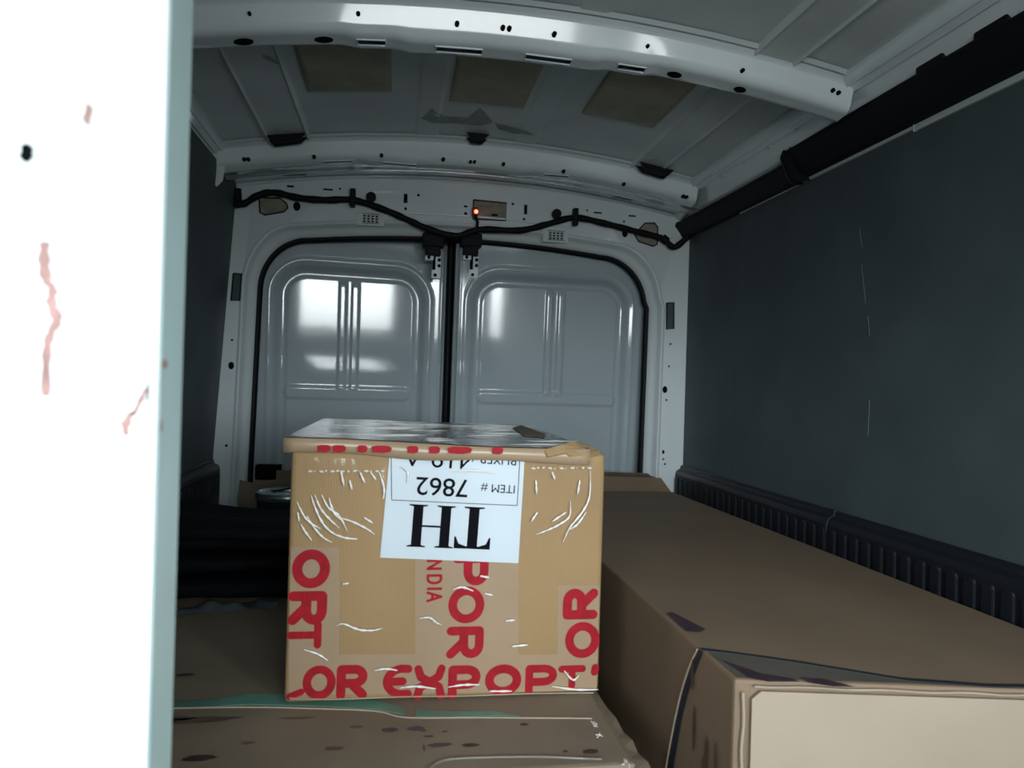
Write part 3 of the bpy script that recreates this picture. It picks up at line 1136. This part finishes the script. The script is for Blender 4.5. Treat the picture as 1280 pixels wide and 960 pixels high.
GL = {
    'O': [ell(0, 0, .38, .37)],
    'R': [[(-.34, -.40), (-.34, .37), (.05, .37)], ell(.08, .16, .26, .21, 90, -90, 12), [(.08, -.05), (-.30, -.05)], [(.0, -.08), (.34, -.40)]],
    'P': [[(-.34, -.40), (-.34, .37), (.05, .37)], ell(.08, .14, .28, .23, 90, -90, 12), [(.08, -.09), (-.30, -.09)]],
    'E': [ell(.22, 0, .52, .38, 100, 260, 16), [(-.28, .0), (.18, .0)], [(.12, .375), (.34, .36)], [(.12, -.375), (.34, -.36)]],
    'X': [[(-.34, .40), (-.26, .16), (0, .02), (.26, .16), (.34, .40)], [(-.34, -.40), (-.28, -.14), (0, .0), (.28, -.14), (.34, -.40)]],
    'T': [[(-.38, .36), (.38, .36)], [(0, .36), (0, -.40)]],
    'I': [[(0, .40), (0, -.40)]],
    'N': [[(-.3, -.4), (-.3, .4), (.3, -.4), (.3, .4)]],
    'D': [[(-.3, -.4), (-.3, .4), (.0, .4)], ell(0, 0, .32, .4, 90, -90, 12), [(0, -.4), (-.3, -.4)]],
    'A': [[(-.34, -.42), (0, .42), (.34, -.42)], [(-.2, -.12), (.2, -.12)]],
    "'": [[(0, .3), (-.05, .05)]],
    'b': [[(-.2, .1), (.2, -.1)]],
}
MPX = 1.1692 / FPX * 1.012
YP = BY0 - .0008


def letter(ch, px, py, w, h, rot, stroke, material=RED, parent=br, y=YP, zclip=None):
    """w,h in photo pixels of the glyph in its own upright frame; rot in degrees counter-clockwise"""
    c = at(px, py, Y=y)
    b = MB()
    ca, sa = math.cos(R(rot)), math.sin(R(rot))
    sw = stroke * MPX / 2

    def T(p):
        gx, gz = p[0] * w * MPX, p[1] * h * MPX
        return Vector((c.x + gx * ca - gz * sa, c.z + gx * sa + gz * ca))
    cnt = 0
    for line in GL[ch]:
        P = [T(p) for p in line]
        for i in range(len(P)):
            yy = y - .00002 * cnt
            cnt += 1
            k_ = 10
            b.quad(*[(P[i].x + sw * math.cos(t) - BL.x, yy - BL.y, P[i].y + sw * math.sin(t) - BL.z) for t in lin(0, 2 * math.pi, k_ + 1)[:-1]])
            if i + 1 < len(P):
                d = (P[i + 1] - P[i])
                if d.length < 1e-6:
                    continue
                d.normalize()
                nn = Vector((-d.y, d.x)) * sw
                q = [P[i] + nn, P[i + 1] + nn, P[i + 1] - nn, P[i] - nn]
                b.quad(*[(v.x - BL.x, yy - .00001 - BL.y, v.y - BL.z) for v in q])
    return b.build('printed_letter', material, parent)


for j, (xa, ya, xb, yb) in enumerate(((361, 818, 748, 869), (361, 684, 424, 818), (519, 700, 648, 818), (697, 732, 750, 818))):
    q = [at(xa, ya, Y=BY0 - .0003), at(xb, ya, Y=BY0 - .0003), at(xb, yb, Y=BY0 - .0003), at(xa, yb, Y=BY0 - .0003)]
    b = MB()
    b.v = [tuple(Vector((min(max(p.x, BX0 + .004), BX1 - .004), p.y, max(p.z, BZ0 + .004))) - BL) for p in q]
    b.f = [(0, 1, 2, 3)]
    b.build('printed_tape', PTAPE, br)
for a in (('O', 389, 711, 46, 44, -90, 12), ('R', 385, 760, 42, 44, -90, 12), ('T', 381, 794, 32, 42, -90, 9),
          ('O', 399, 853, 38, 42, 0, 10), ('R', 440, 852, 38, 40, 0, 11), ('b', 369, 868, 34, 30, 45, 8),
          ('E', 496, 852, 40, 42, 0, 10), ('X', 537, 853, 42, 42, 0, 10), ('P', 580, 852, 42, 40, 0, 11),
          ('O', 629, 850, 46, 38, 0, 11), ('P', 676, 849, 44, 36, 0, 10), ('T', 715, 846, 36, 28, 0, 9), ("'", 744, 841, 20, 22, 0, 10),
          ('P', 589, 712, 40, 44, -90, 11), ('O', 583, 756, 46, 46, -90, 11), ('R', 582, 803, 42, 46, -90, 11),
          ('I', 543, 685, 10, 20, -90, 3.2), ('N', 543, 706, 16, 20, -90, 3.2), ('D', 543, 724, 15, 20, -90, 3.2), ('I', 543, 736, 10, 20, -90, 3.2), ('A', 543, 746, 15, 20, -90, 3.2),
          ('R', 725, 755, 40, 44, 90, 12), ('O', 728, 800, 46, 46, 90, 11)):
    letter(*a)
# fragments of print on the lid lip
for (px, w) in ((405, 16), (424, 16), (453, 12), (477, 24), (516, 14), (543, 14), (575, 30), (622, 14)):
    p = at(px, 561 + (px - 400) * .012, Y=1.1520)
    b = MB()
    w_ = w * MPX / 2
    zt, zb = p.z + .006, p.z - .0055
    b.quad(*[(x - BL.x, 1.1520 - BL.y, z - BL.z) for x, z in ((p.x - w_, zt - .002), (p.x - w_ * .5, zt), (p.x + w_ * .6, zt), (p.x + w_, zt - .003), (p.x + w_ * .9, zb + .002), (p.x + w_ * .2, zb), (p.x - w_ * .9, zb + .001))])
    b.build('printed_letter', RED, lid)

# white label, stuck on upside down
YLb = BY0 - .0018
LC = [at(487, 570, Y=YLb), at(656, 570, Y=YLb), at(648, 704, Y=YLb), at(475, 697, Y=YLb)]
b = MB()
b.v = [tuple(p - BL) for p in LC]
b.f = [(0, 1, 2, 3)]
label = b.build('paper_label', PAPER, br)
ux = (LC[2] - LC[3]).normalized()       # image right along the label
vz = Vector((0, 1, 0)).cross(ux) * -1
if vz.z < 0:
    vz = -vz                              # image up along the label
YT = BY0 - .0024


def ltext(txt, pxl, py_base, hpx, bold=0.0, sx=1.0):
    """upside-down text; pxl = photo x of the text's first letter (its right end in the photo), py_base = baseline"""
    cu = bpy.data.curves.new('text', 'FONT')
    cu.body = txt
    cu.size = 1
    cu.offset = bold
    tmp = bpy.data.objects.new('text_tmp', cu)
    COL.objects.link(tmp)
    dg = bpy.context.evaluated_depsgraph_get()
    dg.update()
    me_ = bpy.data.meshes.new_from_object(tmp.evaluated_get(dg))
    bpy.data.objects.remove(tmp)
    h = max(v.co.y for v in me_.vertices)
    k_ = hpx * MPX / h
    o_ = at(pxl, py_base, Y=YT)
    for v in me_.vertices:
        q = o_ - ux * (v.co.x * k_ * sx) - vz * (v.co.y * k_) - BL
        v.co = (q.x, YT - BL.y, q.z)
    me_.materials.clear()
    me_.materials.append(INK)
    ob_ = bpy.data.objects.new('label_text', me_)
    COL.objects.link(ob_)
    ob_.parent = label
    return ob_


ltext('ITEM #', 645, 607, 10, .0)
ltext('7862', 587, 600, 22, .006, 1.05)
ltext('BUYER #:', 647, 571, 11, .0)
ltext('419-A', 590, 565, 22, .0, 1.05)


def serif(ch, px_right, py_top, w, h):
    """heavy serif capital, upside down: px_right/py_top is the photo corner of its lower left"""
    o_ = at(px_right, py_top, Y=YT)
    if ch == 'T':
        polys = [[(.36, .02), (.64, .02), (.64, .95), (.36, .95)], [(.22, 0), (.78, 0), (.78, .03), (.64, .05), (.36, .05), (.22, .03)],
                 [(0, .94), (1, .94), (1, 1), (0, 1)], [(0, .72), (.04, .72), (.12, .88), (.36, .95), (.36, 1), (0, 1)], [(1, .72), (.96, .72), (.88, .88), (.64, .95), (.64, 1), (1, 1)]]
    else:
        polys = []
        for c in (.2, .8):
            polys += [[(c - .105, .02), (c + .105, .02), (c + .105, .98), (c - .105, .98)], [(c - .2, 0), (c + .2, 0), (c + .2, .025), (c + .105, .05), (c - .105, .05), (c - .2, .025)],
                      [(c - .2, 1), (c + .2, 1), (c + .2, .975), (c + .105, .95), (c - .105, .95), (c - .2, .975)]]
        polys.append([(.2, .48), (.8, .48), (.8, .525), (.2, .525)])
    b = MB()
    for i, pl in enumerate(polys):
        b.quad(*[tuple(o_ - ux * (x * w * MPX) - vz * (z * h * MPX) - BL + Vector((0, -.00002 * i, 0))) for x, z in pl])
    return b.build('label_letter', INK, label)


serif('T', 616, 635, 45, 52)
serif('H', 570, 633, 57, 52)
# thin frame line round the upper text block
b = MB()
fr_ = [at(489, 570, Y=YT), at(492 - 2.5, 624, Y=YT), at(646.5, 632, Y=YT), at(650, 570, Y=YT)]
fr_[1] = at(489.5, 625, Y=YT)
for i in range(3):
    b.tube([fr_[i] - BL, fr_[i + 1] - BL], .0005, 4)
b.build('label_frame', INK, label)

# clear stretch film over front and sides
b = MB()
rf = random.Random(3)


def filmy(x, z):
    return BY0 - .0042 - .0012 * math.sin(x * 31 + z * 12) - .0008 * math.sin(z * 57 + x * 9)


b.sheet(lambda x, z: Vector((x, filmy(x, z), z)) - BL, lin(BX0 + .006, BX1 - .006, 40), lin(BZ0 + .01, BZ1 - .012, 40))
b.build('stretch_film', FILM, br, smooth=80)
# creases in the film, their highlights put in as white colour
CR = [[(376, 655), (381, 664), (390, 676)], [(372, 640), (374, 652)], [(437, 600), (440, 612)], [(708, 640), (690, 652)], [(725, 600), (722, 618)], [(670, 600), (671, 618)], [(690, 590), (694, 600)], [(500, 860), (520, 858), (545, 861)], [(380, 812), (398, 818), (410, 826)], [(640, 808), (660, 806)], [(600, 720), (612, 722)], [(500, 583), (510, 590), (508, 604)], [(566, 590), (590, 588), (622, 592)], [(632, 776), (644, 775)], [(389, 619), (394, 635), (404, 655), (417, 667), (430, 672)], [(384, 645), (393, 660), (404, 672), (415, 678)], [(393, 618), (401, 636), (413, 650), (424, 660)], [(402, 618), (410, 634), (424, 645), (434, 664)],
      [(371, 627), (380, 645), (390, 655), (401, 661)], [(421, 646), (440, 652), (458, 661), (468, 668)], [(414, 666), (430, 672), (447, 674)], [(411, 622), (417, 640), (426, 650)], [(455, 647), (466, 654)],
      [(420, 782), (430, 780), (448, 787), (466, 788), (478, 785)], [(468, 838), (482, 836), (497, 838)], [(524, 773), (537, 772), (545, 778), (552, 781)], [(428, 730), (436, 729)], [(566, 737), (578, 734), (592, 739)],
      [(426, 588), (430, 608)], [(450, 590), (456, 604)], [(474, 590), (480, 610), (479, 624)], [(463, 590), (470, 600)],
      [(738, 588), (737, 620), (728, 640), (712, 660), (704, 678)], [(713, 625), (712, 645), (700, 655), (686, 662), (670, 668)], [(733, 640), (722, 655), (712, 662)], [(672, 640), (664, 652)],
      [(560, 859), (580, 856), (600, 856)], [(612, 864), (640, 864)], [(705, 838), (716, 850), (724, 844)], [(606, 742), (616, 744)], [(690, 858), (720, 862), (748, 862)]]
for line in CR:
    pts = curve_pts([at(px, py, Y=BY0 - .0060) - BL for px, py in line], 5)
    k_ = len(pts)
    MB().tube(pts, [.0003 + .0016 * math.sin(math.pi * (i + .5) / k_) * (1 + .4 * math.sin(i * 2.3)) for i in range(k_)], 6).build('film_crease_glint', CREASE, br, smooth=60)
for (xa, xb, yy) in ((385, 478, 589), (664, 738, 585)):
    for i, px in enumerate(range(xa, xb, 7)):
        p, q = at(px, yy, Y=BY0 - .006) - BL, at(px + random.uniform(2, 6), yy + random.uniform(-1, 1), Y=BY0 - .006) - BL
        MB().tube([p, (p + q) / 2, q], [.0007, .0020, .0007], 5).build('film_crease_glint', CREASE, br, smooth=60)
# carton edge folds, lower corners
b = MB()
b.tube(curve_pts([at(px, py, Y=BY0 - .001) - BL for px, py in ((362, 873), (420, 874), (500, 871), (580, 870), (660, 867), (742, 866))], 3), .0011, 6)
b.build('bottom_tape_edge', CARDP, br, smooth=60)


# ---- folded dark blankets, stacked
def blanket(x0, x1, y0, y1, z0, z1, seed, label):
    rn = random.Random(seed)
    ph = [rn.uniform(0, 6) for _ in range(4)]
    root_l = Vector(((x0 + x1) / 2, (y0 + y1) / 2, z0))
    h = z1 - z0
    prof = []
    for t in lin(0, math.pi, 9):
        prof.append((-math.sin(t) * h * .5, h / 2 - math.cos(t) * h / 2))

    def fn(x, v):
        i = int(v)
        wob = .012 * math.sin(x * 14 + ph[0]) + .006 * math.sin(x * 37 + ph[1])
        sag = .006 * math.sin(x * 11 + ph[2]) * (i / 8)
        slope = .045 * (x - x0)
        if i <= 8:
            return Vector((x, y0 + prof[i][0] + wob + slope, z0 + prof[i][1] + sag * .5)) - root_l
        k_ = (i - 8) / 8
        y_ = y0 + (y1 - y0) * k_
        return Vector((x, y_ + (wob + slope) * (1 - k_), z1 + sag + .004 * math.sin(y_ * 30 + ph[3]))) - root_l
    b = MB()
    b.sheet(fn, lin(x0, x1, 40), [float(k) for k in range(17)])
    # closing sides, back and bottom
    b.quad(*[Vector((x0, y, z)) - root_l for y, z in ((y0, z0), (y1, z0), (y1, z1), (y0, z1))])
    b.quad(*[Vector((x1, y, z)) - root_l for y, z in ((y0 + .04, z0), (y1, z0), (y1, z1), (y0 + .04, z1))])
    o = b.build('folded_blanket', BLANKET, None, smooth=60)
    o.location = root_l
    return tag(o, label, 'blanket', 'dark folded blankets left of the box')


blanket(-.62, -.19, 1.72, 2.24, CT + .003, CT + .040, 1, 'bottom dark folded blanket of the stack left of the box')
blanket(-.62, -.20, 1.76, 2.25, CT + .052, CT + .084, 2, 'middle dark folded blanket of the stack left of the box')
blanket(-.615, -.22, 1.80, 2.24, CT + .094, CT + .124, 3, 'top dark folded blanket of the stack left of the box')
# clear plastic sheet creeping out below the stack
b = MB()


def ps(x, v):
    return (x, 1.615 + .20 * (x + .46) + .055 * v + .006 * math.sin(x * 63 + 1) + .004 * math.sin(x * 131), CT + .002 + max(0, math.sin(v * math.pi)) * (.009 + .005 * math.sin(x * 47) + .003 * math.sin(x * 118 + v * 5)))


b.sheet(ps, lin(-.60, -.24, 90), lin(0, 1, 14))
o = b.build('plastic_sheet', mat('bluish_plastic_sheet', (.07, .085, .095), .3, .6), smooth=60)
tag(o, 'crumpled bluish plastic sheet in front of the dark blankets', 'plastic sheet')

# ---- dark can with a steel lid behind the blankets
cr = bpy.data.objects.new('paint_can', None)
COL.objects.link(cr)
cr.location = (-.325, 2.40, CT + .002)
tag(cr, 'dark round can with a shiny steel lid between blankets and rear door', 'can')
MB().lathe([(0, 0), (.092, 0), (.095, .004), (.095, .012), (.092, .016), (.092, .118), (.096, .124)], 0, 0).build('can_body', CAN, cr, smooth=40)
MB().lathe([(.096, .122), (.099, .128), (.099, .138), (.095, .144), (.086, .146), (.080, .140), (.072, .139), (.0, .141)], 0, 0).build('can_lid', LID, cr, smooth=40)
MB().tube([(.05 * math.cos(t), .05 * math.sin(t) - .02, .148 + .006 * math.sin(t * 2)) for t in lin(0, 3.0, 14)], .003, 6).build('can_handle', BLACK, cr, smooth=60)

# ---- cardboard piece and notch at the foot of the left door
b = MB()
q = [at(px, py, Y=2.76) for px, py in ((297, 622), (300, 600), (318, 604), (320, 601), (345, 600), (346, 588), (375, 588), (375, 640), (297, 640))]
b.prism([(p.x, p.z) for p in q], 1, 2.755, 2.762)
o = b.build('cardboard_offcut', CARDF)
tag(o, 'notched cardboard offcut leaning on the foot of the left rear door', 'cardboard')
p = at(332, 592, Y=2.79)
MB().box(p.x - .045, p.x + .045, 2.83, 2.875, p.z - .028, p.z + .026).build('door_pocket', HOLE, dL, bevel=.004)

# ================================================================== PARTITION
PY0, PY1 = .500, .556
b = MB()
b.box(-.60, -.150, PY0, PY1 - .004, FZ, 1.80)
wp = b.build('wall_partition', PARTW, bevel=.003)
struct(wp, 'white bulkhead panel close on the left with rust streaks')
b = MB()
b.prism([(-.1515, PY0 + .0015), (-.1495, PY0 + .004), (-.1495, PY1 - .003), (-.152, PY1), (-.17, PY1), (-.17, PY1 - .006), (-.1535, PY1 - .006)], 2, FZ, 1.80)
b.build('edge_strip', EDGET, wp, bevel=.0008)


def blot(px, py, w, h, material, name='rust_streak', wig=0, seed=0):
    p = at(px, py, Y=PY0 - .0006)
    rn = random.Random(seed)
    k_ = 18
    b = MB()
    pt = []
    for t in lin(0, 2 * math.pi, k_ + 1)[:-1]:
        zz = h / 2 * math.sin(t)
        pt.append((p.x + w / 2 * math.cos(t) * rn.uniform(.7, 1.2) + wig * math.sin(zz / h * 7), PY0 - .0006, p.z + zz))
    b.v = pt
    b.f = [tuple(range(k_))]
    return b.build(name, material, wp)


def streak(line, widths, material, y=PY0 - .0006, name='rust_streak'):
    P = curve_pts([at(px, py, Y=y) for px, py in line], 4)
    b = MB()
    n_ = len(P)
    for i in range(n_ - 1):
        def w_(j):
            t = j / (n_ - 1) * (len(widths) - 1)
            a = int(min(t, len(widths) - 2))
            return (widths[a] + (widths[a + 1] - widths[a]) * (t - a)) * (1 + .25 * math.sin(j * 2.1))
        a, c = P[i], P[i + 1]
        b.quad((a.x - w_(i), y, a.z), (a.x + w_(i), y, a.z), (c.x + w_(i + 1), y, c.z), (c.x - w_(i + 1), y, c.z))
    return b.build(name, material, wp)


blot(33, 191, .0075, .011, HOLE, 'screw_hole', 0, 1)
blot(110, 143, .0050, .0135, RUST, 'rust_spot', .001, 4)
streak([(56, 302), (55, 325), (58, 350), (66, 362), (64, 378), (71, 400), (62, 420), (58, 445), (57, 495)], [.0022, .0034, .0028, .0024, .0034, .0026, .0024, .0026], RUST)
streak([(165, 515), (157, 530), (158, 545)], [.0018, .0030, .001], RUST)
streak([(182, 485), (176, 500), (166, 520)], [.0008, .0018, .0012], RUST)
b = MB()
for (px, py, w, h) in ((206, 455, .012, .006), (185, 490, .006, .014), (177, 640, .004, .03), (202, 533, .004, .008)):
    p = at(px, py, X=-.1488)
    b.quad(*[(-.1488, p.y + w / 2 * math.cos(t), p.z + h / 2 * math.sin(t)) for t in lin(0, 2 * math.pi, 11)[:-1]])
tag(b.build('rust_specks', RUST, wp), kind='stuff')

# ================================================================== CAB behind the viewer
b = MB()
YB = -1.5
b.box(-.75, 1.25, YB - .04, YB, FZ, 1.02)
b.box(-.75, 1.25, YB - .04, YB, 1.52, 1.95)
b.box(-.75, -.56, YB - .04, YB, 1.02, 1.52)
b.box(.94, 1.25, YB - .04, YB, 1.02, 1.52)
wf = b.build('wall_front', DASH)
struct(wf, 'cab front with the windscreen opening')
MB().box(-.60, 1.12, YB, YB + .38, .75, .98).build('dashboard', DASH, wf, bevel=.04)
for nm, x0, x1 in (('door_3', -.70, -.66), ('door_4', 1.16, 1.20)):
    b = MB()
    b.box(x0, x1, -1.54, .44, FZ, 1.00)
    b.box(x0, x1, -1.54, .44, 1.54, 1.95)
    b.box(x0, x1, -1.54, -1.26, 1.00, 1.54)
    b.box(x0, x1, -.58, .44, 1.00, 1.54)
    d = b.build(nm, DASH)
    struct(d, '%s cab door with open window' % ('left' if x0 < 0 else 'right'))
